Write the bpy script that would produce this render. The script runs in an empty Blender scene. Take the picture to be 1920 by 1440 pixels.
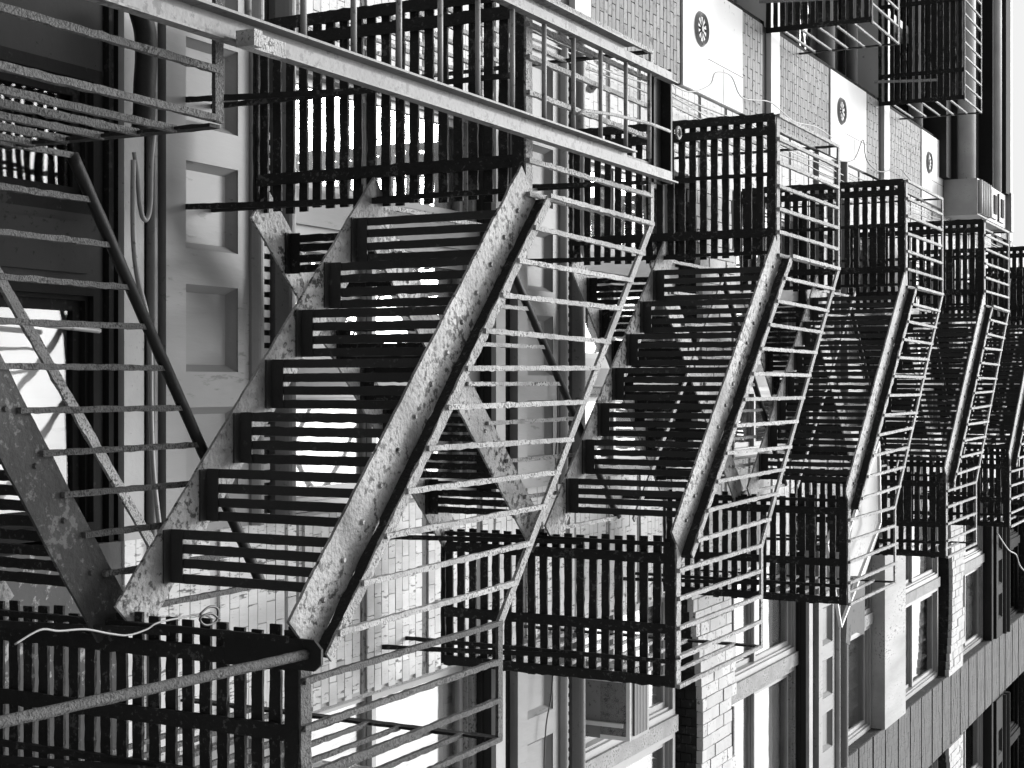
import bpy, math, random
from mathutils import Vector, Matrix
rnd = random.Random(7)
C = bpy.context.scene.collection
sc = bpy.context.scene
# ------------------------------------------------------------------ camera, sky, sun, exposure
FPX = 2852.0; PITCH = math.radians(62.4); DW = 4.67; EYE = 1.6
cam_d = bpy.data.cameras.new('camera'); cam = bpy.data.objects.new('camera', cam_d); C.objects.link(cam)
cam_d.sensor_width = 36.0; cam_d.lens = FPX * 36.0 / 1920.0; cam_d.clip_start = 0.05; cam_d.clip_end = 3000
c_, s_ = math.cos(PITCH), math.sin(PITCH)
right = Vector((0, -s_, c_)); up = Vector((-1, 0, 0)); back = Vector((0, -c_, -s_))
M = Matrix((right, up, back)).transposed().to_4x4(); M.translation = Vector((0, -DW, EYE))
cam.matrix_world = M
sc.camera = cam
SUN_EL, SUN_AZ = math.radians(58), math.radians(-14)          # azimuth measured from straight in front of the facade
world = bpy.data.worlds.new('World'); sc.world = world; world.use_nodes = True
nt = world.node_tree; bg = nt.nodes['Background']
sky = nt.nodes.new('ShaderNodeTexSky'); sky.sky_type = 'NISHITA'; sky.sun_disc = False
sky.sun_elevation = SUN_EL; sky.sun_rotation = math.radians(180) - SUN_AZ
sky.air_density = 1.0; sky.dust_density = 4.0
bw = nt.nodes.new('ShaderNodeRGBToBW')
nt.links.new(sky.outputs[0], bw.inputs[0]); nt.links.new(bw.outputs[0], bg.inputs['Color'])
bg.inputs['Strength'].default_value = 0.15
sd = bpy.data.lights.new('sun', 'SUN'); sd.energy = 1.4; sd.angle = math.radians(16); sd.color = (1, 1, 1)
sun = bpy.data.objects.new('sun', sd); C.objects.link(sun)
sdir = Vector((math.sin(SUN_AZ) * math.cos(SUN_EL), -math.cos(SUN_AZ) * math.cos(SUN_EL), math.sin(SUN_EL)))
sun.rotation_euler = sdir.to_track_quat('Z', 'Y').to_euler(); sun.location = (0, -20, 40)
sc.view_settings.view_transform = 'Standard'; sc.view_settings.look = 'None'
sc.view_settings.gamma = 1.0; sc.view_settings.exposure = 1.1
sc.render.resolution_x = 1024; sc.render.resolution_y = 768

# ------------------------------------------------------------------ materials
def mat(name, base, spot=None, amount=0.0, scale=20.0, rough=0.6, bump=0.0, bscale=None, metal=0.0,
        vary=0.0, streak=False, broad=0.15, spec=0.5):
    m = bpy.data.materials.new(name); m.use_nodes = True
    t = m.node_tree; N = t.nodes; L = t.links; b = N['Principled BSDF']
    b.inputs['Roughness'].default_value = rough; b.inputs['Metallic'].default_value = metal
    b.inputs['Specular IOR Level'].default_value = spec
    tc = N.new('ShaderNodeTexCoord'); oi = N.new('ShaderNodeObjectInfo')
    off = N.new('ShaderNodeVectorMath'); off.operation = 'SCALE'; off.inputs[0].default_value = (37, 21, 53)
    L.new(oi.outputs['Random'], off.inputs['Scale'])
    add = N.new('ShaderNodeVectorMath'); add.operation = 'ADD'
    L.new(tc.outputs['Object'], add.inputs[0]); L.new(off.outputs[0], add.inputs[1])
    vec = add.outputs[0]
    if streak:
        mp = N.new('ShaderNodeMapping'); mp.inputs['Scale'].default_value = (1, 1, 0.22); L.new(vec, mp.inputs[0]); vec = mp.outputs[0]
    n1 = N.new('ShaderNodeTexNoise'); n1.inputs['Scale'].default_value = scale; n1.inputs['Detail'].default_value = 6
    n1.inputs['Roughness'].default_value = 0.65; L.new(vec, n1.inputs['Vector'])
    n2 = N.new('ShaderNodeTexNoise'); n2.inputs['Scale'].default_value = scale * 0.09; n2.inputs['Detail'].default_value = 3
    L.new(vec, n2.inputs['Vector'])
    # broad tone
    mr = N.new('ShaderNodeMapRange'); mr.inputs['From Min'].default_value = 0.3; mr.inputs['From Max'].default_value = 0.7
    mr.inputs['To Min'].default_value = 1 - broad; mr.inputs['To Max'].default_value = 1 + broad
    L.new(n2.outputs['Fac'], mr.inputs['Value'])
    val = mr.outputs[0]
    if vary:
        mv = N.new('ShaderNodeMapRange'); mv.inputs['To Min'].default_value = 1 - vary; mv.inputs['To Max'].default_value = 1 + vary * 0.6
        L.new(oi.outputs['Random'], mv.inputs['Value'])
        mm = N.new('ShaderNodeMath'); mm.operation = 'MULTIPLY'; L.new(val, mm.inputs[0]); L.new(mv.outputs[0], mm.inputs[1]); val = mm.outputs[0]
    mb = N.new('ShaderNodeMath'); mb.operation = 'MULTIPLY'; mb.inputs[1].default_value = base; L.new(val, mb.inputs[0])
    col = mb.outputs[0]
    if spot is not None:
        # spots where fine noise + part of broad noise exceed threshold
        a = N.new('ShaderNodeMath'); a.operation = 'MULTIPLY_ADD'; a.inputs[1].default_value = 0.45
        L.new(n2.outputs['Fac'], a.inputs[0]); L.new(n1.outputs['Fac'], a.inputs[2])
        r = N.new('ShaderNodeMapRange'); thr = 0.93 - amount * 0.35
        r.inputs['From Min'].default_value = thr; r.inputs['From Max'].default_value = thr + 0.07
        L.new(a.outputs[0], r.inputs['Value'])
        mx = N.new('ShaderNodeMix'); mx.data_type = 'FLOAT'
        L.new(r.outputs[0], mx.inputs['Factor']); L.new(col, mx.inputs['A']); mx.inputs['B'].default_value = spot
        col = mx.outputs['Result']
    cc = N.new('ShaderNodeCombineColor')
    for i in range(3): L.new(col, cc.inputs[i])
    L.new(cc.outputs[0], b.inputs['Base Color'])
    if bump:
        bn = N.new('ShaderNodeTexNoise'); bn.inputs['Scale'].default_value = bscale or scale; bn.inputs['Detail'].default_value = 5
        L.new(vec, bn.inputs['Vector'])
        bp = N.new('ShaderNodeBump'); bp.inputs['Strength'].default_value = bump; bp.inputs['Distance'].default_value = 0.01
        L.new(bn.outputs['Fac'], bp.inputs['Height']); L.new(bp.outputs[0], b.inputs['Normal'])
    return m
MT = {
 'slat':   mat('underside_shade_iron', 0.015, 0.07, 0.35, 40, 0.75, 0.5, 60, spec=0.2),  # unlit undersides put into the near-black base tone
 'tread':  mat('shaded_dark_tread_paint', 0.03, 0.07, 0.2, 25, 0.6, 0.25, 50, spec=0.25),  # dark tread bars, with underside shade also put into their tone
 'iron':   mat('weathered_grey_iron', 0.3, 0.06, 0.46, 75, 0.7, 0.9, 110, broad=0.4, vary=0.2),
 'plate':  mat('pitted_stringer_paint', 0.22, 0.035, 0.47, 28, 0.65, 1.0, 50, broad=0.8),
 'rusty':  mat('rusted_stringer', 0.035, 0.12, 0.38, 34, 0.8, 1.0, 30, broad=0.4),
 'black':  mat('black_paint', 0.009, 0.03, 0.2, 30, 0.6, 0.3, spec=0.25),
 'beam':   mat('galvanised_channel', 0.13, 0.05, 0.5, 26, 0.6, 0.25, 40, broad=0.3),
 'brick':  mat('whitewashed_brick', 0.6, 0.14, 0.32, 50, 0.85, 0.4, 60, vary=0.14, streak=True, broad=0.22),
 'mortar': mat('grey_mortar', 0.48, 0.15, 0.3, 40, 0.9, 0.3, streak=True),
 'peeled': mat('vignette_dark_peeling_paint', 0.045, 0.28, 0.36, 14, 0.8, 0.5, broad=0.3),  # peeling paint, with edge vignette put into its dark base tone
 'groove': mat('shaded_groove_stone', 0.12, 0.03, 0.4, 30, 0.9, 0.4),  # recess shade put into the stone's dark tone
 'paint':  mat('grey_cast_iron_paint', 0.2, 0.13, 0.2, 26, 0.6, 0.25, streak=True, broad=0.2),
 'strip':  mat('pale_painted_lintel', 0.33, 0.2, 0.2, 40, 0.65, 0.15, broad=0.15),
 'dark':   mat('dark_frame_paint', 0.012, 0.03, 0.3, 20, 0.85, 0.2, spec=0.08),
 'torus':  mat('dull_moulding_metal', 0.1, 0.05, 0.3, 30, 0.5, 0.15),
 'vignette_iron': mat('vignette_darkened_iron', 0.075, 0.018, 0.5, 80, 0.8, 0.9, 120, broad=0.35, vary=0.15),  # lower-corner vignette put into the iron's darkened tone
 'greybrick': mat('vignette_grey_brick', 0.11, 0.06, 0.4, 60, 0.9, 0.4, vary=0.15, streak=True),  # corner vignette put into the brick's darkened grey
 'dark_shade': mat('dark_and_shade_panel', 0.028, 0.012, 0.2, 30, 0.8, 0.1, spec=0.1),  # dark panels, also soffit shade and vignette put into colour
 'wood':   mat('peeling_wood_frame', 0.25, 0.08, 0.38, 50, 0.8, 0.5, broad=0.3),
 'frame':  mat('grey_sash_paint', 0.3, None, 0, 20, 0.5),
 'blind':  mat('white_window_blind', 0.66, 0.4, 0.3, 9, 0.8, streak=True, broad=0.15),
 'greyblind': mat('grey_window_curtain', 0.3, None, 0, 8, 0.8, broad=0.2),
 'tile':   mat('neighbour_thin_brick', 0.22, 0.08, 0.35, 22, 0.8, 0.2, vary=0.25, broad=0.1),
 'tjoint': mat('dark_joint', 0.05, None, 0, 20, 0.9),
 'stone':  mat('pale_stone_panel', 0.7, 0.3, 0.08, 14, 0.8, 0.1, broad=0.06),
 'oldstone': mat('stained_stone', 0.4, 0.16, 0.3, 40, 0.85, 0.4, streak=True, broad=0.2),
 'dbrick': mat('shaded_sooty_brick', 0.02, 0.075, 0.35, 20, 0.9, 0.6, vary=0.4, broad=0.3),  # soot and recess shade both put into the near-black tone
 'lblock': mat('pale_arch_brick', 0.5, 0.12, 0.3, 30, 0.85, 0.4, vary=0.12),
 'wire':   mat('pale_wire', 0.35, None, 0, 20, 0.6),
 'dwire':  mat('black_cable', 0.03, None, 0, 20, 0.5),
 'conduit': mat('grey_conduit', 0.22, 0.08, 0.3, 30, 0.5),
 'grille': mat('grille_metal', 0.1, None, 0, 30, 0.5),
 'mesh':   mat('perforated_metal', 0.2, 0.02, 0.55, 220, 0.5, broad=0.1),
 'white':  mat('white_plastic', 0.75, 0.3, 0.1, 20, 0.5),
 'cloth':  mat('grey_cloth', 0.11, 0.05, 0.3, 14, 0.9),
 'asphalt': mat('asphalt', 0.045, 0.09, 0.3, 40, 0.9, 0.3),
 'pave':   mat('concrete_paving', 0.22, 0.12, 0.3, 12, 0.9, 0.2),
 'interior': mat('dark_interior', 0.02, None, 0, 10, 0.9),
}
def glass():
    m = bpy.data.materials.new('window_glass'); m.use_nodes = True; t = m.node_tree; N = t.nodes; L = t.links
    N.remove(N['Principled BSDF']); out = N['Material Output']
    tr = N.new('ShaderNodeBsdfTransparent'); tr.inputs[0].default_value = (0.9, 0.9, 0.9, 1)
    gl = N.new('ShaderNodeBsdfGlossy'); gl.inputs['Roughness'].default_value = 0.02
    lw = N.new('ShaderNodeLayerWeight'); lw.inputs['Blend'].default_value = 0.5
    pw_ = N.new('ShaderNodeMath'); pw_.operation = 'POWER'; pw_.inputs[1].default_value = 2.5; L.new(lw.outputs['Facing'], pw_.inputs[0])
    fr = N.new('ShaderNodeMath'); fr.operation = 'MULTIPLY_ADD'; fr.inputs[1].default_value = 0.9; fr.inputs[2].default_value = 0.06; L.new(pw_.outputs[0], fr.inputs[0])
    n = N.new('ShaderNodeTexNoise'); n.inputs['Scale'].default_value = 1.6; tc = N.new('ShaderNodeTexCoord'); L.new(tc.outputs['Object'], n.inputs['Vector'])
    bp = N.new('ShaderNodeBump'); bp.inputs['Strength'].default_value = 0.08; bp.inputs['Distance'].default_value = 0.05
    L.new(n.outputs['Fac'], bp.inputs['Height']); L.new(bp.outputs[0], gl.inputs['Normal'])
    mx = N.new('ShaderNodeMixShader'); L.new(fr.outputs[0], mx.inputs[0]); L.new(tr.outputs[0], mx.inputs[1]); L.new(gl.outputs[0], mx.inputs[2])
    L.new(mx.outputs[0], out.inputs[0]); return m
MT['glass'] = glass()

# ------------------------------------------------------------------ helpers
def hV(V, d): return d * math.tan(PITCH + math.atan((V - 960) / FPX))          # height above the eye of a photo column at distance d
def at(V, U, d):
    """photo pixel (x=V, y=U) at horizontal distance d from the camera -> world point"""
    h = hV(V, d); return Vector(((U - 720) * (d * c_ + h * s_) / FPX, d - DW, h + EYE))
class MB:
    def __init__(s): s.v = []; s.f = []
    def box(s, x0, x1, y0, y1, z0, z1):
        n = len(s.v); s.v += [(x0,y0,z0),(x1,y0,z0),(x1,y1,z0),(x0,y1,z0),(x0,y0,z1),(x1,y0,z1),(x1,y1,z1),(x0,y1,z1)]
        s.f += [tuple(n+i for i in q) for q in ((0,3,2,1),(4,5,6,7),(0,1,5,4),(1,2,6,5),(2,3,7,6),(3,0,4,7))]; return s
    def tube(s, pts, r, n=8, cap=True, flat=None):
        pts = [Vector(p) for p in pts]; base = len(s.v); m = len(pts)
        for i, p in enumerate(pts):
            d = (pts[min(i+1, m-1)] - pts[max(i-1, 0)]).normalized()
            a = d.cross(Vector((0,1,0))) if abs(d.y) < 0.9 else d.cross(Vector((1,0,0)))
            a.normalize(); b = d.cross(a); rr = r[i] if isinstance(r, (list, tuple)) else r
            for k in range(n):
                an = 2*math.pi*k/n; s.v.append(tuple(p + a*rr*math.cos(an) + b*rr*math.sin(an)))
        for i in range(m-1):
            for k in range(n):
                k2 = (k+1) % n; s.f.append((base+i*n+k, base+i*n+k2, base+(i+1)*n+k2, base+(i+1)*n+k))
        if cap: s.f.append(tuple(base+k for k in range(n))[::-1]); s.f.append(tuple(base+(m-1)*n+k for k in range(n)))
        return s
    def prism(s, poly, axis, a0, a1):
        """poly of 2D points extruded along axis ('x': poly is (y,z); 'y': poly is (x,z))"""
        n = len(s.v); k = len(poly)
        for a in (a0, a1):
            for p in poly: s.v.append((a, p[0], p[1]) if axis == 'x' else (p[0], a, p[1]))
        s.f.append(tuple(n+i for i in range(k))[::-1]); s.f.append(tuple(n+k+i for i in range(k)))
        for i in range(k): j = (i+1) % k; s.f.append((n+i, n+j, n+k+j, n+k+i))
        return s
    def mesh(s, name, m, smooth=False):
        me = bpy.data.meshes.new(name); me.from_pydata(s.v, [], s.f); me.update()
        import bmesh
        b = bmesh.new(); b.from_mesh(me); bmesh.ops.recalc_face_normals(b, faces=b.faces); b.to_mesh(me); b.free()
        if smooth:
            for p in me.polygons: p.use_smooth = True
        me.materials.append(m); return me
def link(name, me, parent=None, loc=(0,0,0), mtx=None, **kw):
    o = bpy.data.objects.new(name, me); C.objects.link(o)
    if parent is not None: o.parent = parent
    if mtx is not None: o.matrix_local = mtx
    else: o.location = loc
    for k, v in kw.items(): o[k] = v
    return o
def thing(name, label, cat, loc, group=None):
    o = bpy.data.objects.new(name, None); C.objects.link(o); o.location = loc; o.empty_display_size = 0.1
    o['label'] = label; o['category'] = cat
    if group: o['group'] = group
    return o
def wloc(p):                       # world location of an (unrotated) parent chain
    v = Vector((0,0,0))
    while p is not None: v += p.location; p = p.parent
    return v
def part(name, mb, m, parent, smooth=False, **kw):
    """mb in world coordinates; origin put at its centre"""
    c = Vector((sum(v[0] for v in mb.v), sum(v[1] for v in mb.v), sum(v[2] for v in mb.v))) / len(mb.v)
    mb.v = [tuple(Vector(v) - c) for v in mb.v]
    return link(name, mb.mesh(name, MT[m] if isinstance(m, str) else m, smooth), parent, c - (wloc(parent) if parent else Vector()), **kw)
_bc = {}
def barmesh(L, w, t, m, var, jit, round_):
    key = (round(L, 3), w, t, m, var, jit, round_)
    if key in _bc: return _bc[key]
    r = random.Random(hash(key) % 99991 if False else int(L*1000)*7+var*131+int(w*1e4))
    seg = max(1, int(L / 0.035)) if jit else 1
    seg = min(seg, 60); mb = MB(); ring = 8 if round_ else 4
    for i in range(seg+1):
        x = -L/2 + L*i/seg
        for k in range(ring):
            if round_:
                a = 2*math.pi*k/ring; y, z = w/2*math.cos(a), w/2*math.sin(a)
            else: y, z = ((-w/2,-t/2),(w/2,-t/2),(w/2,t/2),(-w/2,t/2))[k]
            j = jit if 0 < i < seg else jit*0.4
            mb.v.append((x + r.uniform(-j, j), y + r.gauss(0, j), z + r.gauss(0, j*0.5)))
    for i in range(seg):
        for k in range(ring):
            k2 = (k+1) % ring; mb.f.append((i*ring+k, i*ring+k2, (i+1)*ring+k2, (i+1)*ring+k))
    mb.f.append(tuple(range(ring))[::-1]); mb.f.append(tuple(seg*ring+k for k in range(ring)))
    _bc[key] = mb.mesh('bar', MT[m], round_); return _bc[key]
def bar(name, p0, p1, w, t, m, parent, up=Vector((0,0,1)), jit=0.0012, round_=False, **kw):
    """flat bar from p0 to p1: w across, t along `up`"""
    p0, p1, up = Vector(p0), Vector(p1), Vector(up); d = p1 - p0; L = d.length; x = d.normalized()
    y = up.cross(x)
    if y.length < 1e-3: y = Vector((0,1,0)).cross(x)
    y.normalize(); z = x.cross(y)
    R = Matrix((x, y, z)).transposed().to_4x4(); R.translation = (p0+p1)/2 - (wloc(parent) if parent else Vector())
    return link(name, barmesh(L, w, t, m, rnd.randrange(6), jit, round_), parent, mtx=R, **kw)

# ------------------------------------------------------------------ ground
def struct(name, mb, m): return part(name, mb, m, None, kind='structure')
g = MB(); g.v = [(-400,-400,0),(400,-400,0),(400,400,0),(-400,400,0)]; g.f = [(0,1,2,3)]; struct('road', g, 'asphalt')
g = MB().box(-60, 60, -6.5, 0.3, 0.004, 0.13); struct('pavement', g, 'pave')
for k in range(-4, 8):
    pass

# ------------------------------------------------------------------ main building
ZB = EYE
H = 3.51
BZ0 = ZB + 5.21                                                   # bottom of the first panelled band
bld = thing('brick_building', 'tall pale brick building with panelled cast iron bands, carrying the zigzag stairs', 'building', (0, 0.3, 0))
XL, XR = -2.5, 11.0
TOP = ZB + 36
cols = [(-1.78, 0.70), (1.74, 4.30), (5.35, 7.9), (8.9, 10.9)]
piers = [(-2.5, -1.78), (0.70, 1.74), (4.30, 5.35), (7.9, 8.9), (10.9, 11.0)]
b = MB().box(XL, XR, 0.55, 12, 0, TOP); part('core', b, 'interior', bld)
# piers: mortar core with bricks proud of it
def brick_mesh(L, h, dep, m, n=4):
    out = []
    for i in range(n):
        r = random.Random(i*17+int(L*1000)); mb = MB(); mb.box(-L/2, L/2, 0, dep, -h/2, h/2)
        mb.v = [(x + r.uniform(-.0012, .0012), y + (r.uniform(-.0025, .0015) if y == 0 else 0), z + r.uniform(-.001, .001)) for x, y, z in mb.v]
        out.append(mb.mesh('brick', MT[m]))
    return out
_bm = {}
def bricks_rect(x0, x1, z0, z1, y, parent, m, L=0.2, h=0.071, jt=0.004, budget=None, groove=None, vertical=False, joined=None):
    """running bond; objects while the budget lasts, then into the joined builder"""
    row = 0; z = z0
    while z + h*0.6 < z1:
        hh = min(h, z1 - z)
        if groove and groove(z, z+hh): z += h + jt; row += 1; continue
        x = x0 - (L/2 if row % 2 else 0)
        while x < x1 - 0.02:
            a, e = max(x, x0), min(x + L, x1)
            if e - a > 0.03:
                if budget is not None and budget[0] > 0:
                    key = (round(e-a, 2), round(hh, 3), m)
                    if key not in _bm: _bm[key] = brick_mesh(e-a, hh, 0.03, m)
                    link('brick', rnd.choice(_bm[key]), parent, Vector(((a+e)/2, y, z+hh/2)) - wloc(parent)); budget[0] -= 1
                else:
                    dy = rnd.uniform(-.0025, .0015); joined.box(a, e, y+dy, y+0.03, z, z+hh)
            x += L + jt
        z += h + jt; row += 1
budget = [290]; jb = MB(); jg = MB()
def groove(a, e):
    for i in range(-2, 45):
        gz = ZB + 6.50 + 0.66*i
        if a < gz + 0.035 < e + 0.01: return True
    return False
floors = [BZ0 + H*k for k in range(-1, 9)]
for pi, (x0, x1) in enumerate(piers):
    b = MB().box(x0, x1, 0.028, 0.56, BZ0, TOP); part('pier_core', b, 'mortar' if x0 < 4 else 'groove', bld)  # right-hand cores darkened, corner vignette put into their tone
    b = MB().box(x0, x1, 0.02, 0.56, 0.0, BZ0-0.002); part('pier_base', b, 'peeled', bld)
    if x0 > 4: part('shaded_sooty_reveal', MB().box(x0-0.006, x0-0.0005, 0.03, 0.5, BZ0, TOP), 'dbrick', bld)  # soot plus jamb shade, both put into the reveal's colour
    for i in range(0, 40):
        gz_ = ZB + 6.50 + 0.66*i
        if gz_ < TOP - 1:
            part('rustication_groove', MB().box(x0+0.002, x1-0.002, 0.022, 0.028, gz_-0.005, gz_+0.06), 'groove', bld)  # groove shade put in as a dark-toned strip
for z0 in [BZ0 + H*k for k in range(0, 9)]:
    for pi in (1, 0, 2, 3):
        x0, x1 = piers[pi]
        isb = round((z0 - BZ0)/H) in (0, 1, 3, 6, 8)
        if pi > 0 and isb: bricks_rect(x0, x1, z0 + 0.01, z0 + 1.24, 0.012, bld, 'brick', budget=[0], groove=groove, joined=jb if pi < 2 else jg)
        # brick between bands
        bricks_rect(x0, x1, z0 + 1.24, z0 + H - 0.02, 0.012, bld, 'brick', budget=budget if z0 < BZ0 + 1 and pi in (0, 1) else [0], groove=groove, joined=jb if pi < 2 else jg)
part('brick', jb, 'brick', bld, kind='stuff'); part('grey_brick', jg, 'greybrick', bld, kind='stuff')
# band with panels, dentils and roll
def band(z0, x0, x1, first=False):
    hi = z0 > BZ0 + 5.5*H; m = 'dark_shade' if hi else 'paint'  # top bands darkened, corner vignette put into their colour
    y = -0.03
    part('lintel_strip', MB().box(x0, x1, y+0.035, 0.04, z0, z0+0.13), 'dark_shade' if hi else 'strip', bld)
    part('soffit', MB().box(x0, x1, 0.041, 0.5, z0+0.004, z0+0.13).box(x0, x1, 0.10, 0.115, z0-0.012, z0+0.003), 'dark_shade', bld)  # shade under the band put into the soffit's dark colour
    part('band_back', MB().box(x0, x1, 0.03, 0.5, z0+0.13, z0+1.0), 'dark', bld)  # shadow line below the board put in as dark backing
    board = MB()
    pw, pitch = 0.41, 0.578; zc0, zc1 = z0+0.38, z0+0.77
    cs = [0.315 + pitch*i for i in range(-6, 20) if x0 < 0.315 + pitch*i - pw/2 and 0.315 + pitch*i + pw/2 < x1]
    board.box(x0, x1, y, 0.03, z0+0.24, zc0); board.box(x0, x1, y, 0.03, zc1, z0+0.86)
    e = x0
    for c in cs: board.box(e, c-pw/2, y, 0.03, zc0, zc1); e = c+pw/2
    board.box(e, x1, y, 0.03, zc0, zc1)
    bo = part('panelled_board', board, m, bld)
    for c in cs:
        pb = MB().box(c-pw/2, c+pw/2, 0.018, 0.03, zc0, zc1)
        a, e2 = c-pw/2, c+pw/2; w = 0.035
        # ogee frame: wedge sloping from the board face down to the panel face
        for (ax0, ax1) in ((a, a+w), (e2, e2-w)):
            n = len(pb.v); pb.v += [(ax0, y+0.006, zc0), (ax0, y+0.006, zc1), (ax1, 0.019, zc1), (ax1, 0.019, zc0), (ax0, 0.03, zc0), (ax0, 0.03, zc1)]
            pb.f += [(n, n+3, n+2, n+1)]
        for (az0, az1) in ((zc0, zc0+w), (zc1, zc1-w*1.2)):
            n = len(pb.v); pb.v += [(a, y+0.007, az0), (e2, y+0.007, az0), (e2, 0.0195, az1), (a, 0.0195, az1)]
            pb.f += [(n, n+1, n+2, n+3)]
        part('panel', pb, m, bo)
    prof = [(0.03, z0+0.86)] + [(-0.045 - 0.035*math.sin(math.pi*i/8), z0+0.86+0.09*i/8) for i in range(9)] + [(0.03, z0+0.95)]
    part('half_round_moulding', MB().prism(prof, 'x', x0, x1), m, bld, smooth=False)
    part('dentil_back', MB().box(x0, x1, 0.0, 0.5, z0+0.952, z0+1.058), 'black', bld)
    dm = MB().box(-0.026, 0.026, -0.045, 0.0, -0.022, 0.022).mesh('dentil', MT['paint'])
    return z0
def dentils(z0, x0, x1, parent):
    dm = MB().box(-0.018, 0.018, -0.03, 0.005, -0.024, 0.024).mesh('dentil', MT['strip'])
    x = x0 + 0.05; i = 0
    while x < x1:
        if rnd.random() > 0.06: link('dentil', dm, parent, Vector((x, 0, z0+1.005)) - wloc(parent))
        x += 0.064
for k in (0, 1, 3, 6, 8):
    z0 = BZ0 + H*k
    for (xa, xb) in ((XL+0.01, 0.70), (1.74, 4.30), (5.35, 7.9), (8.9, XR-0.01)):
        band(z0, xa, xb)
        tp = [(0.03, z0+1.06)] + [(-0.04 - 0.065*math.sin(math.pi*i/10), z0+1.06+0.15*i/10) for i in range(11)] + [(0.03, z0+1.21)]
        tr = part('roll_moulding', MB().prism(tp, 'x', xa, xb), 'torus' if k < 6 else 'dark_shade', bld)
        part('sill_ledge', MB().box(xa, xb, -0.015, 0.5, z0+1.212, z0+1.236), 'strip' if k < 6 else 'dark_shade', bld)
        if k < 5 and xa < 5: dentils(z0, max(xa, -1.3) if k == 0 else xa, xb, tr)
# spandrels of the floors without bands
jd = MB(); jl = MB(); bud2 = [280]
arch = []
for k in (2, 5, 7):
    z0 = BZ0 + H*k
    for (x0, x1) in cols:
        xm_, hw = (x0+x1)/2, (x1-x0)/2
        def az(x): return z0 + 0.27 - 0.30*((x-xm_)/hw)**2
        poly = [(x0 + (x1-x0)*i/24, az(x0 + (x1-x0)*i/24)) for i in range(25)] + [(x1, z0+1.15), (x0, z0+1.15)]
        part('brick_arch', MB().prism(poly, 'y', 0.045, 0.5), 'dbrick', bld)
        # bricks of the soffit, as courses running inwards
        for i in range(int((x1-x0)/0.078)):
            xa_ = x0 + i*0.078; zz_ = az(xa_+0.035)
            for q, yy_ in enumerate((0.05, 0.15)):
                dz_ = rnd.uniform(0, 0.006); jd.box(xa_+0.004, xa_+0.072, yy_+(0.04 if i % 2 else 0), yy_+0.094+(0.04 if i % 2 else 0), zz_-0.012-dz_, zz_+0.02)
        x = x0; cidx = 0
        while x < x1 - 0.02:
            zb_ = az(x+0.05) - 0.004
            zz = zb_ - (0.11 if cidx % 2 else 0)
            step = 0.0 if int((x - x0)/0.55) % 2 else 0.12
            while zz < z0 + 1.12 - step:
                a, e = max(zz, zb_), min(zz+0.21, z0+1.14-step)
                if e - a > 0.03:
                    dy = rnd.uniform(-.006, .005)
                    if k == 2 and bud2[0] > 0 and x0 > 1 and x0 < 5:
                        ob = part('arch_brick', MB().box(x, min(x+0.104, x1), -0.01+dy, 0.044, a, e), 'lblock', bld); bud2[0] -= 1
                    else: jl.box(x, min(x+0.104, x1), -0.01+dy, 0.044, a, e)
                zz += 0.217
            x += 0.112; cidx += 1
part('shaded_sooty_brick', jd, 'dbrick', bld, kind='stuff'); part('arch_brick', jl, 'lblock', bld, kind='stuff')
z0 = BZ0 + H*4
for (x0, x1) in cols:
    part('stone_spandrel', MB().box(x0, x1, -0.02, 0.5, z0-0.35, z0+0.75), 'oldstone', bld)
for k in range(1, 9):
    for (x0, x1) in piers[:4]:
        if k not in (1, 3, 6, 8): 
            z0 = BZ0 + H*k; jj = MB(); bricks_rect(x0, x1, z0 - 0.02, z0+1.24, 0.012, bld, 'brick', joined=jj, budget=[0], groove=groove)
            part('brick', jj, 'brick' if x0 < 4 else 'greybrick', bld, kind='stuff')
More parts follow.
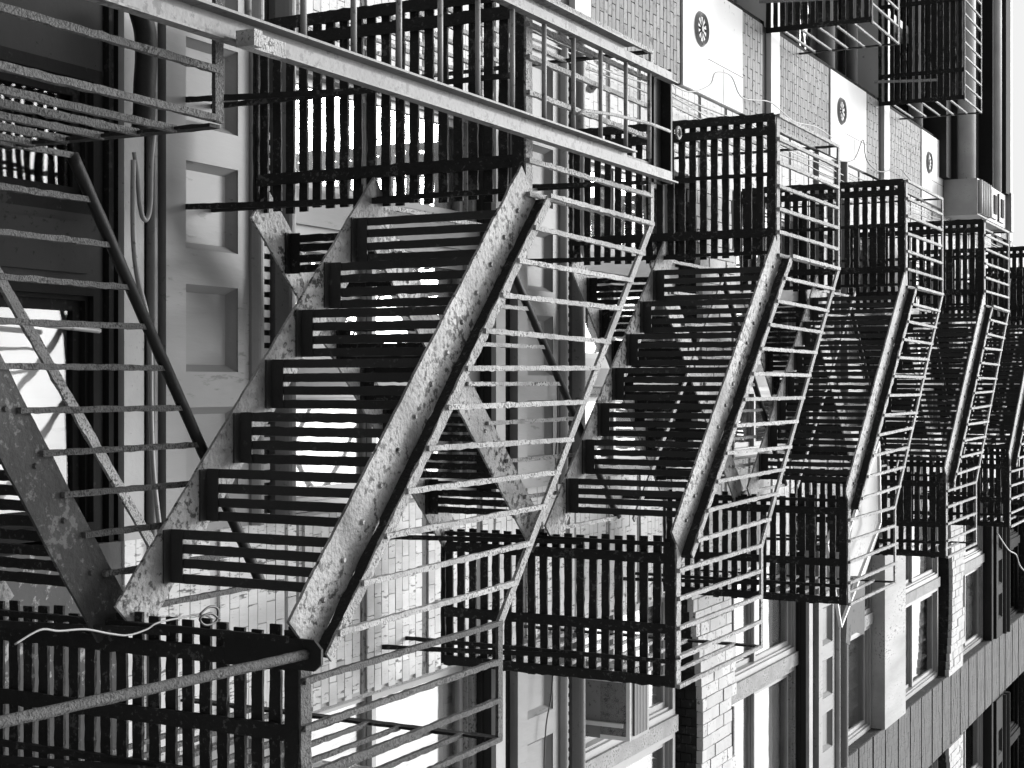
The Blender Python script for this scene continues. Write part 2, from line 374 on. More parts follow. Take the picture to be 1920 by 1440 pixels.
# ---- windows
rc = random.Random(3)
def window(x0, x1, z0, z1, fm, style, y=0.2, n=2, meet=0.5, label=None):
    w = 0.055
    fr = MB(); fr.box(x0, x0+w, y-0.05, 0.5, z0, z1); fr.box(x1-w, x1, y-0.05, 0.5, z0, z1)
    fr.box(x0+w, x1-w, y-0.05, 0.5, z1-w, z1); fr.box(x0+w, x1-w, y-0.05, 0.5, z0, z0+w)
    fo = part('window', fr, fm, bld)
    part('outer_bead', MB().box(x0+w, x0+w+0.02, y-0.02, y+0.1, z0+w, z1-w).box(x1-w-0.02, x1-w, y-0.02, y+0.1, z0+w, z1-w).box(x0+w+0.02, x1-w-0.02, y-0.02, y+0.1, z1-w-0.02, z1-w), fm, fo)
    zm = z0 + (z1-z0)*meet; xa, xb = x0+w+0.02, x1-w-0.02
    sash = MB()
    for (a, e, yy) in ((z0+w, zm, y+0.05), (zm-0.03, z1-w-0.02, y+0.01)):
        sash.box(xa, xa+0.045, yy, yy+0.035, a, e); sash.box(xb-0.045, xb, yy, yy+0.035, a, e)
        sash.box(xa+0.045, xb-0.045, yy, yy+0.035, a, a+0.045); sash.box(xa+0.045, xb-0.045, yy, yy+0.035, e-0.045, e)
    part('sash', sash, 'frame' if fm != 'dark' else 'dark', fo)
    part('pane', MB().box(xa+0.045, xb-0.045, y+0.065, y+0.069, z0+w+0.045, zm-0.045), 'glass', fo)
    part('pane', MB().box(xa+0.045, xb-0.045, y+0.025, y+0.029, zm+0.015, z1-w-0.065), 'glass', fo)
    # blind or curtain
    if style in ('blind', 'half', 'curtain'):
        zb = z0 if style != 'half' else z0 + (z1-z0)*0.35
        m = 'blind' if style != 'curtain' else rc.choice(['blind', 'blind', 'greyblind'])
        cb = MB(); nseg = 40; amp = 0.02 if style == 'curtain' else 0.001
        for i in range(nseg+1):
            x = xa + (xb-xa)*i/nseg; yy = y+0.088+amp*2 + amp*math.sin(i*1.5) + amp*math.sin(i*0.7+1)
            cb.v += [(x, yy, zb), (x, yy, z1), ]
        for i in range(nseg): cb.f.append((2*i, 2*i+2, 2*i+3, 2*i+1))
        part('curtain' if style == 'curtain' else 'blind', cb, m, fo)
    # sill board in the reveal
    part('sill', MB().box(x0, x1, 0.02, y-0.051, z0-0.002, z0+0.03), fm, fo)
    part('backing', MB().box(x0+w, x1-w, y+0.3, y+0.32, z0, z1), 'interior', fo)
    return fo
def frames(x0, x1, z0, z1, y=0.1):
    fb = MB().box(x0, x0+0.06, 0.0, 0.5, z0, z1).box(x1-0.06, x1, 0.0, 0.5, z0, z1).box(x0+0.06, x1-0.06, 0.02, 0.5, z1-0.14, z1)
    return part('window_surround', fb, 'dark', bld)
for k in range(-1, 8):
    z0 = BZ0 + H*k + (1.24 if k in (0, 1, 3, 6) else 1.16 if k != 4 else 0.76)
    if k == -1: z0 = ZB + 2.2
    z1 = BZ0 + H*(k+1) - (-0.02 if (k+1) in (2, 5, 7) else 0.36 if k+1 == 4 else 0.0) + 0.0
    for ci, (x0, x1) in enumerate(cols):
        if k == -1:
            continue
        if ci == 0:
            xs = [x0+0.005, -1.0, -0.12, x1-0.005]
        else:
            xm = x0 + 1.1; xs = [x0+0.005, xm, x1-0.005]
        for i in range(len(xs)-1):
            a, e = xs[i], xs[i+1]
            if i > 0:
                part('mullion', MB().box(a, a+0.14, 0.12, 0.5, z0, z1), 'dark' if k >= 6 else 'wood' if ci else 'paint', bld); a += 0.14
            st = rc.choice(['blind', 'curtain', 'blind', 'half', 'curtain'])
            if k >= 6 or ci >= 2: st = 'none'
            if k == 0 and ci == 0: st = 'blind'
            if k == 0 and ci == 1: st = 'blind'
            window(a, e, z0, z1+0.0, 'dark' if k >= 6 else 'frame' if (k+i) % 3 else 'wood', st)  # top-floor frames blackened, corner vignette put into their colour
# ground-floor front: black joinery with edge vignette put into its panels, one blinded window
gz = ZB + 5.12
part('shopfront_head', MB().box(XL+0.01, XR-0.01, 0.06, 0.5, gz+0.001, BZ0-0.002), 'dark', bld)
part('shopfront_head_moulding', MB().box(XL+0.01, XR-0.01, 0.03, 0.06, gz+0.02, gz+0.05), 'dark', bld)
for (x0, x1) in ((-1.38, -0.74), (-0.44, 0.66), (1.74, 3.0), (3.1, 4.3), (5.35, 7.9), (8.9, 10.9)):
    window(x0, x1, ZB + 1.5, gz, 'dark', 'blind' if x0 == -0.44 else 'none', y=0.1, meet=0.6)
part('shopfront_panel', MB().box(-0.74, -0.44, 0.05, 0.5, 0, gz), 'dark_shade', bld); part('shopfront_panel', MB().box(-1.78, -1.38, 0.05, 0.5, 0, gz), 'dark_shade', bld)
part('shopfront_panel', MB().box(-0.70, -0.48, 0.035, 0.05, ZB+2.0, gz-0.1), 'dark_shade', bld)
part('shopfront_mullion', MB().box(3.0, 3.1, 0.05, 0.5, 0, gz), 'dark', bld)
part('stall_riser', MB().box(XL+0.01, XR-0.01, 0.1, 0.5, 0, ZB+1.5), 'dark', bld)
# dark projecting cornice far up
part('top_cornice', MB().box(XL, XR, -0.5, 0.5, ZB+33.2, ZB+34.2).box(XL, XR, -0.25, 0.5, ZB+32.6, ZB+33.2), 'dark', bld)

# ------------------------------------------------------------------ neighbouring building
nb = thing('neighbour_building', 'neighbouring facade of thin grey brick and pale panels with round medallions, left of the stairs', 'building', (-6, 0.3, 0))
NX1 = -2.52; NX0 = -9.0; NE = -3.47
part('core', MB().box(NX0, NX1-0.001, 0.6, 11, 0, ZB+24.6), 'interior', nb)
part('pier_core', MB().box(NE, NX1, 0.0, 0.6, 0, ZB+24.6), 'tjoint', nb)
nbud = [290]; nj = MB()
for k in range(-2, 4):
    z = ZB + 10.1 + 4.47*k
    bricks_rect(NE, NX1, z, z+1.88, -0.012, nb, 'tile', L=0.19, h=0.066, jt=0.008, joined=nj, budget=nbud if k in (0, 1) else [0])
    part('stone_panel', MB().box(NE, NX1+0.004, -0.02, 0.3, z+1.9, z+3.42), 'stone', nb)
    part('panel_joint', MB().box(NE+0.62, NE+0.626, -0.0215, -0.019, z+2.5, z+3.42).box(NE+0.64, NX1, -0.0215, -0.019, z+2.9, z+2.91), 'tjoint', nb)
    # medallion: ring, petals, boss
    mc = Vector((-3.07, -0.02, z+2.32)); R = 0.155
    ring = MB()
    for (ra, rb, ya, yb) in ((R, R*0.86, -0.0, -0.03), (R*0.86, R*0.74, -0.03, -0.005)):
        n = len(ring.v); S = 32
        for i in range(S):
            a = 2*math.pi*i/S
            for (r_, y_) in ((ra, ya), (rb, yb)): ring.v.append((mc.x+r_*math.cos(a), mc.y+y_, mc.z+r_*math.sin(a)))
        for i in range(S): j = (i+1) % S; ring.f.append((n+2*i, n+2*j, n+2*j+1, n+2*i+1))
    md = part('medallion', ring, 'conduit', nb)
    disc = MB(); disc.tube([(mc.x, mc.y-0.003, mc.z), (mc.x, mc.y+0.01, mc.z)], R*0.8, 28); part('disc', disc, 'black', md)
    for i in range(10):
        a = 2*math.pi*i/10; p = MB()
        q = [(0.03, 0.0), (R*0.68, 0.02), (R*0.68, -0.02)]
        pts = [(mc.x + u*math.cos(a) - v*math.sin(a), mc.z + u*math.sin(a) + v*math.cos(a)) for u, v in q]
        p.prism(pts, 'y', mc.y-0.012, mc.y-0.003); part('petal', p, 'conduit', md)
    part('boss', MB().tube([(mc.x, mc.y-0.022, mc.z), (mc.x, mc.y, mc.z)], 0.026, 12), 'paint', md)
    bricks_rect(NE, NX1, z+3.44, z+4.02, -0.012, nb, 'tile', L=0.19, h=0.066, jt=0.008, joined=nj, budget=[0])
    part('pale_ledge', MB().box(NE-5, NX1, -0.05, 0.3, z+4.18, z+4.45), 'stone', nb)
    # window recess left of the pier
    part('window_jamb', MB().box(NE-0.001-0.06, NE-0.001, 0.02, 0.6, z+0.2, z+4.17), 'dark', nb)
    for (zz, r) in ((z+2.5, 0.1), (z+3.6, 0.07)):
        part('window_rail', MB().tube([(NE-4, 0.2, zz), (NE-0.06, 0.2, zz)], r, 12), 'conduit', nb, smooth=True)
    wf = part('window', MB().box(NX0, NE-0.06, 0.3, 0.5, z+0.2, z+0.5).box(-5.0, -4.9, 0.28, 0.5, z+0.5, z+4.1), 'strip', nb)
    part('pane', MB().box(NX0, NE-0.07, 0.42, 0.425, z+0.5, z+4.1), 'glass', wf)
    part('stone_panel', MB().box(NX0, NE-0.001, 0.04, 0.5, z-0.02, z+0.19), 'stone', nb)
part('brick', nj, 'tile', nb, kind='stuff')
zc = ZB + 22.05
cor = MB()
for (za, zb_, yo) in ((0, 0.35, -0.12), (0.35, 0.42, -0.2), (0.9, 1.0, -0.3), (1.0, 1.9, -0.22), (1.9, 2.0, -0.42), (2.3, 2.7, -0.55)):
    cor.box(NX0, NX1-0.43, yo, 0.5, zc+za, zc+zb_-0.002)
part('cornice', cor, 'dark_shade', nb)
for (zz, r, yy) in ((0.66, 0.24, -0.16), (2.15, 0.15, -0.36)):
    part('cornice_roll', MB().tube([(NX0, yy, zc+zz), (NX1-0.43, yy, zc+zz)], r, 20), 'strip', nb, smooth=True)
# ornate console at the end of the cornice
cx0, cx1 = NX1-0.42, NX1+0.10
con = part('console', MB().box(cx0, cx1, -0.5, -0.03, zc+0.25, zc+2.6), 'strip', nb)
part('console_cap', MB().box(cx0-0.04, cx1+0.04, -0.58, -0.02, zc+2.6, zc+2.8), 'strip', con)
for i in range(5): part('flute', MB().tube([(cx0+0.02, -0.51, zc+0.35+i*0.17), (cx1-0.02, -0.51, zc+0.35+i*0.17)], 0.05, 10), 'strip', con, smooth=True)
for zz in (1.45, 2.05):
    part('sunk_square', MB().box(cx0+0.05, cx1-0.05, -0.53, -0.5, zc+zz-0.2, zc+zz+0.2), 'paint', con)
    part('square_boss', MB().box(cx0+0.12, cx1-0.12, -0.545, -0.53, zc+zz-0.1, zc+zz+0.1), 'dark', con)

# ------------------------------------------------------------------ fire escape
DO, DM, DI = 3.0, 3.78, 4.42
def Y(d): return d - DW
XLs, XRs = -0.85, 0.85            # where the stairs meet the landings
def hL(k): return 5.88 + 3.515*(k) if k >= 0 else 2.37
def hR(k): return 4.22 + 3.435*(k)
RH = 1.38
ordn = ['lowest', 'second', 'third', 'fourth', 'fifth', 'sixth', 'seventh', 'eighth', 'ninth']
def landing(side, h, idx, first=False, small=False):
    im = 'vignette_iron' if idx == 0 else 'iron'  # lowest landings take the iron with vignette put into its tone
    z = h + EYE
    x0, x1 = (-1.71, -0.82) if side == 'L' else (0.84, 1.62 if idx else 1.48)
    nm = 'left-hand' if side == 'L' else 'right-hand'
    where = 'upper' if side == 'L' else 'lower'
    t = thing('fire_escape_landing', f'{ordn[idx]} {nm} slatted iron landing counted up from the street', 'landing', ((x0+x1)/2, Y(3.7), z), 'slatted landings of the fire escape')
    t['label'] = f'{ordn[idx]} slatted landing from the street among those on the {"ladder" if side=="L" else "air conditioner"} side'
    # slats (running along the wall)
    n = 19
    for i in range(n):
        d = DO + 0.045 + (DI - DO - 0.05) * i / (n-1)
        a, e = x0 + rnd.uniform(-.02, .01), x1 + rnd.uniform(-.012, .02)
        if first and d > 3.74: continue
        bar('slat', (a, Y(d)+rnd.uniform(-.003,.003), z+0.012), (e, Y(d)+rnd.uniform(-.003,.003), z+0.012), 0.046, 0.012, 'slat', t, jit=0.0012)
    cb = [x0+0.09, x1-0.15] if side == 'L' else [x0+0.1, x1-0.30, x1-0.02]
    if side == 'L': cb.append(x0+0.005)
    for x in cb:
        bar('cross_bar', (x, (Y(DI) if not first else Y(3.74))+0.02, z-0.012), (x, Y(DO)+0.02, z-0.012), 0.055, 0.014, 'slat', t, up=(0,0,1), jit=0.002)
    # front beam: vertical plate with an inward leg
    bar('front_beam', (x0-0.01, Y(DO), z+0.01), (x1+0.01, Y(DO), z+0.01), 0.01, 0.062, im, t, jit=0.0012)
    bar('front_beam_leg', (x0-0.01, Y(DO)+0.033, z-0.022), (x1+0.01, Y(DO)+0.033, z-0.022), 0.055, 0.008, 'slat', t)
    bar('wall_beam', (x0, Y(DI)+0.03, z), (x1, Y(DI)+0.03, z), 0.01, 0.05, 'slat', t)
    # brackets into the wall
    for x in ((x1-0.02), (x1-0.52)) if side == 'L' else ((x0+0.02), (x1-0.13)):
        bar('bracket_tie', (x, 0.015, z-0.04), (x, Y(DO)+0.03, z-0.03), 0.022, 0.022, 'slat', t, jit=0.001)
        br = bar('bracket_brace', (x+0.012, 0.02, z-0.30), (x+0.012, Y(3.55), z-0.035), 0.026, 0.012, 'slat', t, jit=0.001)
    # front railing
    ra, rb = (x0, -0.82) if side == 'L' else (1.0, x1)
    zr = z + RH
    bar('top_rail', (ra-0.012, Y(DO)-0.012, zr), (rb+0.012, Y(DO)-0.012, zr), 0.04, 0.014, im, t, up=(0,1,0), jit=0.0004)
    nb_ = max(2, round((rb-ra)/0.148)); 
    for i in range(nb_+1 if side == 'L' else nb_+1):
        x = ra + (rb-ra)*i/nb_
        x += rnd.uniform(-.004, .004)
        bar('baluster', (x, Y(DO)-0.014, z-0.02), (x+rnd.uniform(-.006,.006), Y(DO)-0.014, zr), 0.022, 0.020, im, t, up=(0,1,0), jit=0.0012)
    # end railing back to the wall
    xe = x0 if side == 'L' else x1
    bar('end_rail', (xe, Y(DO), zr), (xe, 0.0, zr+0.01), 0.012, 0.05, 'slat', t, jit=0.001)
    for i in range(1, 9):
        d = DO + (DI-DO)*i/9
        bar('end_baluster', (xe, Y(d), z), (xe+rnd.uniform(-.004,.004), Y(d), zr-0.01), 0.02, 0.018, im, t, up=(0,1,0), jit=0.0012)
    if first:
        bar('return_rail', (x1+0.02, Y(DO), zr), (x1+0.02, Y(3.9), zr), 0.012, 0.05, 'slat', t, jit=0.001)
        for i in range(1, 7):
            d = DO + 0.15*i
            bar('end_baluster', (x1+0.02, Y(d), z), (x1+0.02, Y(d), zr-0.01), 0.022, 0.02, im, t, up=(0,1,0), jit=0.0012)
    return t
def plate(p0, p1, wdt, th, y, parent, m, name, ctr=0.0, ends=None):
    """vertical plate along the stair slope, ends cut vertical; wavy corroded edges"""
    p0, p1 = Vector(p0), Vector(p1); d = p1-p0; L = d.length; u = d/L; nrm = Vector((-u.z, 0, u.x))
    if nrm.z < 0: nrm = -nrm
    mb = MB(); S = 48
    for i in range(S+1):
        c = p0 + d*(i/S)
        ja, jb_ = rnd.gauss(0, .0016), rnd.gauss(0, .0016)
        for (o, yy) in ((-wdt/2+ja, y-th/2), (wdt/2+jb_, y-th/2), (wdt/2+jb_, y+th/2), (-wdt/2+ja, y+th/2)):
            q = c + nrm*(o+ctr); mb.v.append((q.x, yy, q.z))
    for i in range(S):
        for k in range(4): k2 = (k+1) % 4; mb.f.append((4*i+k, 4*i+k2, 4*i+4+k2, 4*i+4+k))
    mb.f.append((3,2,1,0)); mb.f.append(tuple(4*S+k for k in range(4)))
    return part(name, mb, m, parent)
def flight(kind, k, idx, rusty=False):
    if kind == 'outer': xa, ha, xb, hb = XRs, hR(k), XLs, hL(k); da, db = DO, DM-0.03
    else: xa, ha, xb, hb = XLs if k >= 0 else -1.86, hL(k), XRs, hR(k+1); da, db = DM+0.06, DI
    za, zb = ha+EYE, hb+EYE
    nm = 'front' if kind == 'outer' else 'rear'
    t = thing('fire_escape_stair', f'{ordn[idx]} {nm} flight of slatted iron stairs up from the street', 'stair', ((xa+xb)/2, Y((da+db)/2), (za+zb)/2), 'flights of the fire escape')
    if kind == 'outer': t['label'] = f'{ordn[idx]} from the street of the front iron stair flights with pale balusters'
    else: t['label'] = f'{ordn[idx]} from the street of the iron stair flights set nearer the wall'
    pm = 'rusty' if rusty else 'plate'
    dx, dz = xb-xa, zb-za; L = math.hypot(dx, dz); ux, uz = dx/L, dz/L; nx, nz = -uz, ux
    if nz < 0: nx, nz = -nx, -nz
    e = 0.02
    P0, P1 = Vector((xa-ux*e, 0, za-uz*e)), Vector((xb+ux*e, 0, zb+uz*e))
    W = 0.195
    so = plate(P0, P1, W, 0.012, Y(da), t, pm, 'stringer', ctr=-0.01)
    # outward flange and lip on the front stringer
    o = Vector((nx, 0, nz))*(W/2-0.012)
    if kind == 'outer': bar('stringer_flange', P0+o+Vector((0,Y(da)-0.036,0)), P1+o+Vector((0,Y(da)-0.036,0)), 0.058, 0.008, 'slat' if not rusty else 'rusty', so, up=(nx,0,nz), jit=0.0025)  # flange underside shade put into its near-black colour
    if kind == 'outer': bar('stringer_lip', P0+o+Vector((0,Y(da)-0.067,0))+Vector((nx,0,nz))*0.002, P1+o+Vector((0,Y(da)-0.067,0))+Vector((nx,0,nz))*0.002, 0.008, 0.045, 'iron' if not rusty else 'rusty', so, up=(nx,0,nz), jit=0.002)
    si = plate(P0, P1, W, 0.012, Y(db), t, 'plate', 'stringer', ctr=-0.01)
    # rivets
    for i in range(1, 14):
        c = P0.lerp(P1, i/14); mbb = MB().tube([(c.x, Y(da)-0.016, c.z), (c.x, Y(da)-0.006, c.z)], [0.008, 0.012], 8); part('rivet', mbb, pm, so)
    # treads
    N = 7 if not rusty else 11; run = dx/(N+1); rise = dz/(N+1); tm = 'tread' if kind == 'outer' else 'slat'
    for i in range(1, N+1):
        xc = xa + run*(i+0.0) - (0.0); zc_ = za + rise*i
        dep = abs(run)*0.93
        # angle irons carrying the bars at both ends; the inner one is the tread's own mesh
        to = None
        for yy, sg in ((Y(db)-0.008, -1), (Y(da)+0.008, 1)):
            w2 = 0.06 if sg < 0 else 0.03
            pr = [(yy, zc_-0.05), (yy+sg*0.006, zc_-0.05), (yy+sg*0.006, zc_-0.012), (yy+sg*w2, zc_-0.012), (yy+sg*w2, zc_-0.0065), (yy, zc_-0.0065)]
            q = part('tread' if sg < 0 else 'end_angle', MB().prism(pr, 'x', xc-dep/2, xc+dep/2), tm, to or t)
            if to is None: to = q
        nbz = 4; bw_ = dep/nbz*0.70
        for j in range(nbz):
            xx = xc - dep/2 + dep*(j+0.5)/nbz + (rnd.uniform(-.002,.002))
            if kind == 'outer': xx = xc - dep/2 + bw_/2 + (dep-bw_)*j/(nbz-1)
            bar('tread_bar', (xx, Y(da)+0.01, zc_), (xx+rnd.uniform(-.002,.002), Y(db)-0.01, zc_), bw_, 0.011, tm, to, jit=0.0005 if kind == 'outer' and (i+k) % 3 else 0.0015)
    # handrail and balusters
    if kind == 'outer':
        hA = Vector((1.0, Y(DO)-0.012, za+RH)); hB = Vector((-0.82, Y(DO)-0.012, zb+RH)); yb = Y(da)-0.07
        bar('handrail', hA, hB, 0.042, 0.014, 'iron', t, up=(0,1,0), jit=0.0004)
        nbl = 12
        bar('inner_handrail', (xa, Y(db)-0.02, za+1.12), (xb, Y(db)-0.02, zb+1.12), 0.036, 0.012, 'iron', t, up=(0,1,0), jit=0.0006)
        for i in range(0, nbl+1):
            f = i/nbl; p = hA.lerp(hB, f)
            xs_ = min(max(p.x, xb), xa); zs = za + (xs_-xa)/dx*dz + W/2/abs(ux)-0.02
            if p.x > xa: xs_, zs = p.x, za
            if i == 0: continue
            bar('baluster', (xs_, yb-0.004, zs-0.02), (p.x+rnd.gauss(0,.007), Y(DO)-0.02, p.z+0.005), 0.021, 0.019, 'vignette_iron' if rusty else 'iron', t, up=(0,1,0), jit=0.0013)
    else:
        hA = Vector((xa+0.02, Y(da)-0.02, za+1.22)) if not rusty else Vector((-0.80, Y(da)-0.02, za+(-0.80-xa)/dx*dz+0.90)); hB = Vector((xb-0.02, Y(da)-0.02, zb+(1.08 if not rusty else 0.86)))
        bar('handrail', hA, hB, 0.045, 0.045, 'black', t, round_=True, jit=0.0005)
        nbl = 11 if rusty else 8
        for i in range(0, nbl+1):
            f = i/nbl; p = hA.lerp(hB, f); zs = za + (p.x-xa)/dx*dz + 0.10
            bar('baluster', (p.x, Y(da)-0.016, zs-0.05), (p.x+rnd.uniform(-.006,.006), Y(da)-0.02, p.z), 0.021, 0.019, 'vignette_iron' if rusty else 'iron', t, up=(0,1,0), jit=0.0013)
        if rusty:
            bar('inner_handrail', (-0.85, Y(db)-0.12, za+(-0.85-xa)/dx*dz+0.70), (xb, Y(db)-0.12, zb+0.88), 0.045, 0.014, 'iron', t, up=(0,1,0), jit=0.0015)
    return t
for k in range(-1, 7): landing('L', hL(k), k+1, first=(k == -1))
for k in range(0, 7): landing('R', hR(k), k)
for k in range(0, 7): flight('outer', k, k)
for k in range(-1, 6): flight('inner', k, k+1, rusty=(k == -1))

# ------------------------------------------------------------------ ladder in front of the second left landing
lx0, lx1, ly = -1.57, -1.06, Y(2.90)
lz0, lz1 = EYE + 2.1, EYE + 7.30
lad = thing('hoisted_ladder', 'steel channel ladder with thin rungs hoisted against the landing railing', 'ladder', ((lx0+lx1)/2, ly, lz0))
for x in (lx0, lx1):
    st = MB().prism([(x-0.028, ly-0.012), (x+0.024, ly-0.012), (x+0.024, ly-0.045), (x+0.031, ly-0.045), (x+0.031, ly+0.0), (x-0.028, ly+0.0)], 'y', lz0, lz1)
    st.v = [(a, c, b_) for a, b_, c in st.v]
    part('stile', st, 'beam', lad)
    an = MB().prism([(x-0.06, ly-0.05), (x-0.052, ly-0.05), (x-0.052, ly+0.004), (x-0.03, ly+0.004), (x-0.03, ly+0.01), (x-0.06, ly+0.01)], 'y', lz0, lz1-0.55)
    an.v = [(a, c, b_) for a, b_, c in an.v]
    part('stile_angle', an, 'beam', lad)
z = lz0 + 0.2
while z < lz1 - 0.25:
    part('rung', MB().tube([(lx0+0.038, ly-0.02, z), (lx1-0.055, ly-0.02, z)], 0.011, 8), 'conduit', lad, smooth=True); z += 0.292
part('head_beam', MB().box(lx0-0.05, lx1+0.03, ly+0.052, ly+0.065, lz1-0.09, lz1+0.03).box(lx0-0.05, lx1+0.03, ly+0.0, ly+0.052, lz1+0.012, lz1+0.03), 'black', lad)
part('keeper_clip', MB().box(lx1+0.0, lx1+0.05, ly-0.09, ly-0.052, EYE+3.66, EYE+3.86).box(lx1+0.0, lx1+0.05, ly-0.12, ly-0.09, EYE+3.66, EYE+3.70), 'iron', lad)
# hook rod
pts = [at(1083, 214, 2.86), at(1095, 207, 2.86), at(1150, 215, 2.86), at(1220, 232, 2.86), at(1256, 246, 2.86)]
hk = MB().tube(pts, 0.008, 8)
cen = at(1272, 249, 2.86); rr = 0.028
hk.tube([cen + Vector((math.cos(a)*rr, 0, math.sin(a)*rr)) for a in [2*math.pi*i/16 for i in range(17)]], 0.008, 8, cap=False)
o = part('ladder_hook', hk, 'iron', None, smooth=True, label='bent hook rod with a ring eye lying across the ladder head', category='hook')

# hanging rod with its plate at the lowest right landing
pl = thing('counterweight_bracket', 'black notched plate with a round rod hanging from it under the lowest right landing', 'bracket', tuple(at(560, 1220, 2.93)))
c0, c1 = at(448, 1215, 3.2), at(590, 1228, 2.93)
zz = c1.z; P = MB()
xc_ = c1.x
poly = [(xc_-0.055, Y(2.9)), ]
y0_, y1_ = Y(2.90), Y(3.3)
n = len(P.v)
out = [(xc_-0.05, y0_+0.03), (xc_-0.02, y0_), (xc_+0.03, y0_), (xc_+0.055, y0_+0.03), (xc_+0.05, y1_), (xc_-0.05, y1_)]
for zz_ in (zz-0.006, zz+0.006):
    for (x, y) in out: P.v.append((x, y, zz_))
P.f = [(5,4,3,2,1,0), (6,7,8,9,10,11)] + [(i, (i+1) % 6, (i+1) % 6 + 6, i+6) for i in range(6)]
part('plate', P, 'black', pl)
rp = Vector((xc_, Y(2.96), zz-0.005))
bar('rod', rp, at(-80, 1372, 3.02), 0.034, 0.034, 'vignette_iron', pl, round_=True, jit=0.0008)

# ------------------------------------------------------------------ neighbour's balconies
def nbalcony(h, lab):
    z = h + EYE; yo = 3.63 - DW; x1 = -3.41; x0 = -6.2
    t = thing('neighbour_balcony', lab, 'balcony', ((x0+x1)/2, yo/2, z), 'slatted balconies on the neighbouring facade')
    for i in range(14):
        y = yo + 0.05 + i*(abs(yo)-0.08)/13
        bar('slat', (x0, y, z), (x1, y, z), 0.045, 0.012, 'slat', t, jit=0.001)
    for x in (x1-0.02, x1-0.35, x1-1.2, x1-2.0): bar('cross_bar', (x, yo, z-0.014), (x, -0.02, z-0.014), 0.05, 0.012, 'slat', t)
    bar('front_beam', (x0, yo, z), (x1+0.02, yo, z), 0.012, 0.06, 'slat', t)
    zr = z + 1.05
    bar('top_rail', (x0, yo, zr), (x1+0.01, yo, zr), 0.03, 0.012, 'iron', t, up=(0,1,0)); bar('end_rail', (x1, yo, zr), (x1, -0.02, zr), 0.012, 0.05, 'black', t)
    for i in range(16): 
        x = x1 - 0.17*i; bar('baluster', (x, yo, z), (x, yo, zr), 0.018, 0.018, 'iron', t, up=(0,1,0))
    for i in range(1, 6):
        y = yo + 0.17*i; bar('end_baluster', (x1, y, z), (x1, y, zr), 0.018, 0.018, 'iron', t, up=(0,1,0))
    bar('brace', (x1-0.25, -0.02, z-0.25), (x1-0.25, yo*0.7, z-0.02), 0.03, 0.012, 'iron', t)
nbalcony(14.25, 'lower slatted balcony on the medallion facade, cut by the photo top')
nbalcony(18.62, 'higher slatted balcony on the medallion facade, nearest its cornice')

# ------------------------------------------------------------------ air conditioners, wires, pipes, cloth frame
def aircon(p, w, dpt, h, lab):
    x, z = p.x, p.z
    t = thing('air_conditioner', lab, 'air conditioner', (x, -0.1, z))
    part('casing', MB().box(x-w/2, x+w/2, -dpt+0.1, 0.22, z, z+h), 'conduit', t)
    part('rim', MB().box(x-w/2, x-w/2+0.03, -dpt+0.1, 0.0, z-0.008, z-0.001).box(x+w/2-0.03, x+w/2, -dpt+0.1, 0.0, z-0.008, z-0.001).box(x-w/2+0.03, x+w/2-0.03, -dpt+0.1, -dpt+0.13, z-0.008, z-0.001), 'white', t)
    gr = MB(); n = 9
    for i in range(n): gr.box(x-w/2+0.03, x+w/2-0.03, -dpt+0.085, -dpt+0.1, z+0.05+i*(h-0.1)/n, z+0.05+i*(h-0.1)/n+0.018)
    part('grille', gr, 'grille', t)
    part('mesh_base', MB().box(x-w/2+0.03, x+w/2-0.03, -dpt+0.13, 0.0, z-0.006, z-0.001), 'mesh', t)
    for sx in (-1, 1):
        part('support', MB().box(x+sx*w*0.3-0.015, x+sx*w*0.3+0.015, -dpt+0.15, 0.2, z-0.035, z-0.007), 'white', t)
aw = at(1125, 1300, DW)
aircon(Vector((2.36, 0, ZB+10.36)), 0.56, 0.34, 0.36, 'boxy window air conditioner sitting on the sill beyond the slatted right landing')
aircon(Vector((2.35, 0, BZ0+1.245)), 0.62, 0.4, 0.38, 'air conditioner at the photo edge below the lowest right railing')
def wire(name, pts, r, m, lab, cat='wire', grp=None):
    # smooth through points
    P = [Vector(p) for p in pts]; out = []
    for i in range(len(P)-1):
        p0 = P[max(i-1,0)]; p1 = P[i]; p2 = P[i+1]; p3 = P[min(i+2, len(P)-1)]
        for j in range(6):
            t = j/6; out.append(0.5*((2*p1)+(p2-p0)*t+(2*p0-5*p1+4*p2-p3)*t*t+(-p0+3*p1-3*p2+p3)*t**3))
    out.append(P[-1]); kw = dict(label=lab, category=cat)
    if grp: kw['group'] = grp
    return part(name, MB().tube(out, r, 6), m, None, smooth=True, **kw)
wire('wire', [at(x, y, 3.05) for x, y in ((28,1208),(75,1181),(110,1183),(160,1180),(205,1188),(240,1191),(275,1180),(295,1168),(340,1158),(375,1152),(400,1160))], 0.0032, 'conduit', 'loose pale wire trailing under the lowest right landing')
wire('wire_tangle', [at(x, y, 3.03) for x, y in ((375,1152),(392,1138),(408,1142),(405,1165),(385,1172),(375,1160),(395,1150),(412,1162))], 0.004, 'dwire', 'small dark wire tangle tied round the landing bar')
dB = DW - 0.03
wl = [((1248,150),(1290,172),(1330,160),(1342,136),(1370,142),(1385,175),(1400,186),(1440,190),(1462,205),(1490,228),(1530,238),(1560,258)),]
wire('wire', [at(x, y, DW-0.12) for x, y in wl[0]], 0.006, 'wire', 'pale wire looping over the corner between the two facades')
wire('wire', [at(x, y, DW-0.1) for x, y in ((1560,300),(1600,300),(1618,262),(1625,300),(1650,322),(1685,316),(1700,330),(1720,352))], 0.006, 'dwire', 'dark wire arcing off the facade corner near the third medallion')
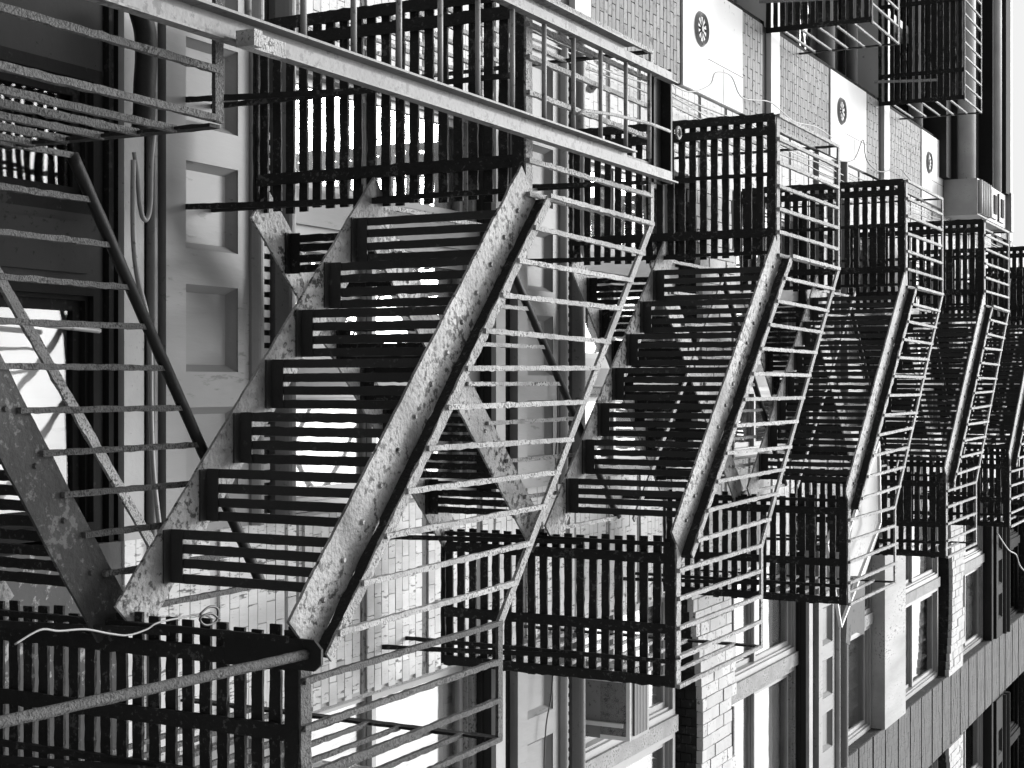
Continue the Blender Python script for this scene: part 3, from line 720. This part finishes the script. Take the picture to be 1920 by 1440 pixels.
for i, (xx, lab) in enumerate(((-2.40, 'thin cable clipped up the whitewashed corner strip, outermost'), (-2.34, 'thin cable clipped up the whitewashed corner strip, middle of three'), (-2.27, 'thin cable clipped up the whitewashed corner strip, nearest the window'))):
    pts = []
    for j in range(24):
        hh = 8.8 + j*0.8; pts.append((xx + rnd.uniform(-.02, .02), -0.03 - rnd.uniform(0, .05), hh + EYE))
    wire('cable', pts, 0.007, 'dwire' if i != 1 else 'wire', lab, 'cable', 'cables on the corner strip')
wire('cable', [(-0.31+0.01*i, -0.06-0.02*math.sin(i*1.3), EYE+3.0+0.25*i) for i in range(9)], 0.012, 'conduit', 'grey cable hanging down beside the dark shop window', 'cable')
wire('cable_loop', [at(x, y, DW-0.12) for x, y in ((252,285),(254,300),(258,330),(262,380),(268,408),(276,410),(282,380),(284,300),(290,240))], 0.011, 'conduit', 'thick hanging cable loop below the panelled band', 'cable')
wire('cable', [at(x, y, DW-0.12) for x, y in ((250,300),(250,440),(258,520),(275,590),(282,660),(283,760),(286,860),(292,930),(300,1000),(304,1060))], 0.012, 'conduit', 'sagging grey cable running along under the panelled band', 'cable')
wire('wrapped_pipe', [at(x, y, DW-0.1) for x, y in ((262,20),(272,60),(274,110),(271,160),(270,210),(266,250))], [0.05]*31, 'black', 'fat rough wrapped pipe end behind the lowest left railing', 'pipe')
wire('conduit', [(-2.4, 0.01, BZ0+0.18), (0, 0.01, BZ0+0.185), (3, 0.01, BZ0+0.18), (6, 0.01, BZ0+0.18)], 0.03, 'torus', 'round dark conduit running in the gap below the lowest panelled band', 'pipe')
wire('wire', [at(x, y, DW-0.07) for x, y in ((1045,700),(1046,800),(1042,860),(1046,960),(1043,1080),(1040,1200),(1034,1300),(1024,1360),(1020,1440))], 0.005, 'dwire', 'thin black wire wandering across the second panelled band')
wire('wire', [at(x, y, DW-0.1) for x, y in ((1870,1000),(1890,1030),(1905,1040),(1912,1060),(1925,1075))], 0.012, 'wire', 'bright wire end dangling at the far edge beyond the last landings')
ins = thing('insulator', 'small ribbed wall insulator holding wires behind the ladder head', 'insulator', tuple(at(1112, 160, DW-0.1)))
ip = at(1112, 160, DW-0.1)
for j in range(4): part('skirt', MB().tube([ip + Vector((0, 0.02*j, 0.03*j)), ip + Vector((0, 0.02*j+0.01, 0.03*j+0.012))], 0.035, 10), 'conduit', ins)
part('pin', MB().tube([ip + Vector((0, -0.01, -0.02)), Vector((ip.x, 0, ip.z+0.16))], 0.012, 8), 'dark', ins)
# white rod frame with a grey sheet, hung by the third right landing
dd = 3.35
fr = thing('rod_frame', 'white folding rod frame with grey sheet hung beside the third right landing', 'rack', tuple(at(1640, 980, dd)))
for pa, pb in (((1647,828),(1590,1000)), ((1647,828),(1650,980)), ((1650,980),(1576,1175)), ((1550,1020),(1576,1175)), ((1560,990),(1550,1020))):
    bar('rod', at(*pa, dd), at(*pb, dd), 0.026, 0.02, 'white', fr, jit=0)
sh = MB(); cs_ = [(1592,1085),(1622,1085),(1621,1190),(1606,1186),(1596,1192),(1593,1210),(1586,1205)]
pw = [at(x, y, dd+0.03) for x, y in cs_]
for off in (0, 0.006):
    for p in pw: sh.v.append((p.x, p.y+off, p.z))
nn = len(pw); sh.f = [tuple(range(nn))[::-1], tuple(range(nn, 2*nn))] + [(i, (i+1) % nn, (i+1) % nn + nn, i+nn) for i in range(nn)]
part('sheet', sh, 'cloth', fr)
sh2 = MB(); pw = [at(x, y, dd+0.12) for x, y in ((1645,835),(1622,880),(1596,1000),(1591,1080),(1621,1080),(1648,1000))]
for off in (0, 0.004):
    for p in pw: sh2.v.append((p.x, p.y+off, p.z))
nn = len(pw); sh2.f = [tuple(range(nn))[::-1], tuple(range(nn, 2*nn))] + [(i, (i+1) % nn, (i+1) % nn + nn, i+nn) for i in range(nn)]
part('stretched_sheet', sh2, 'conduit', fr)
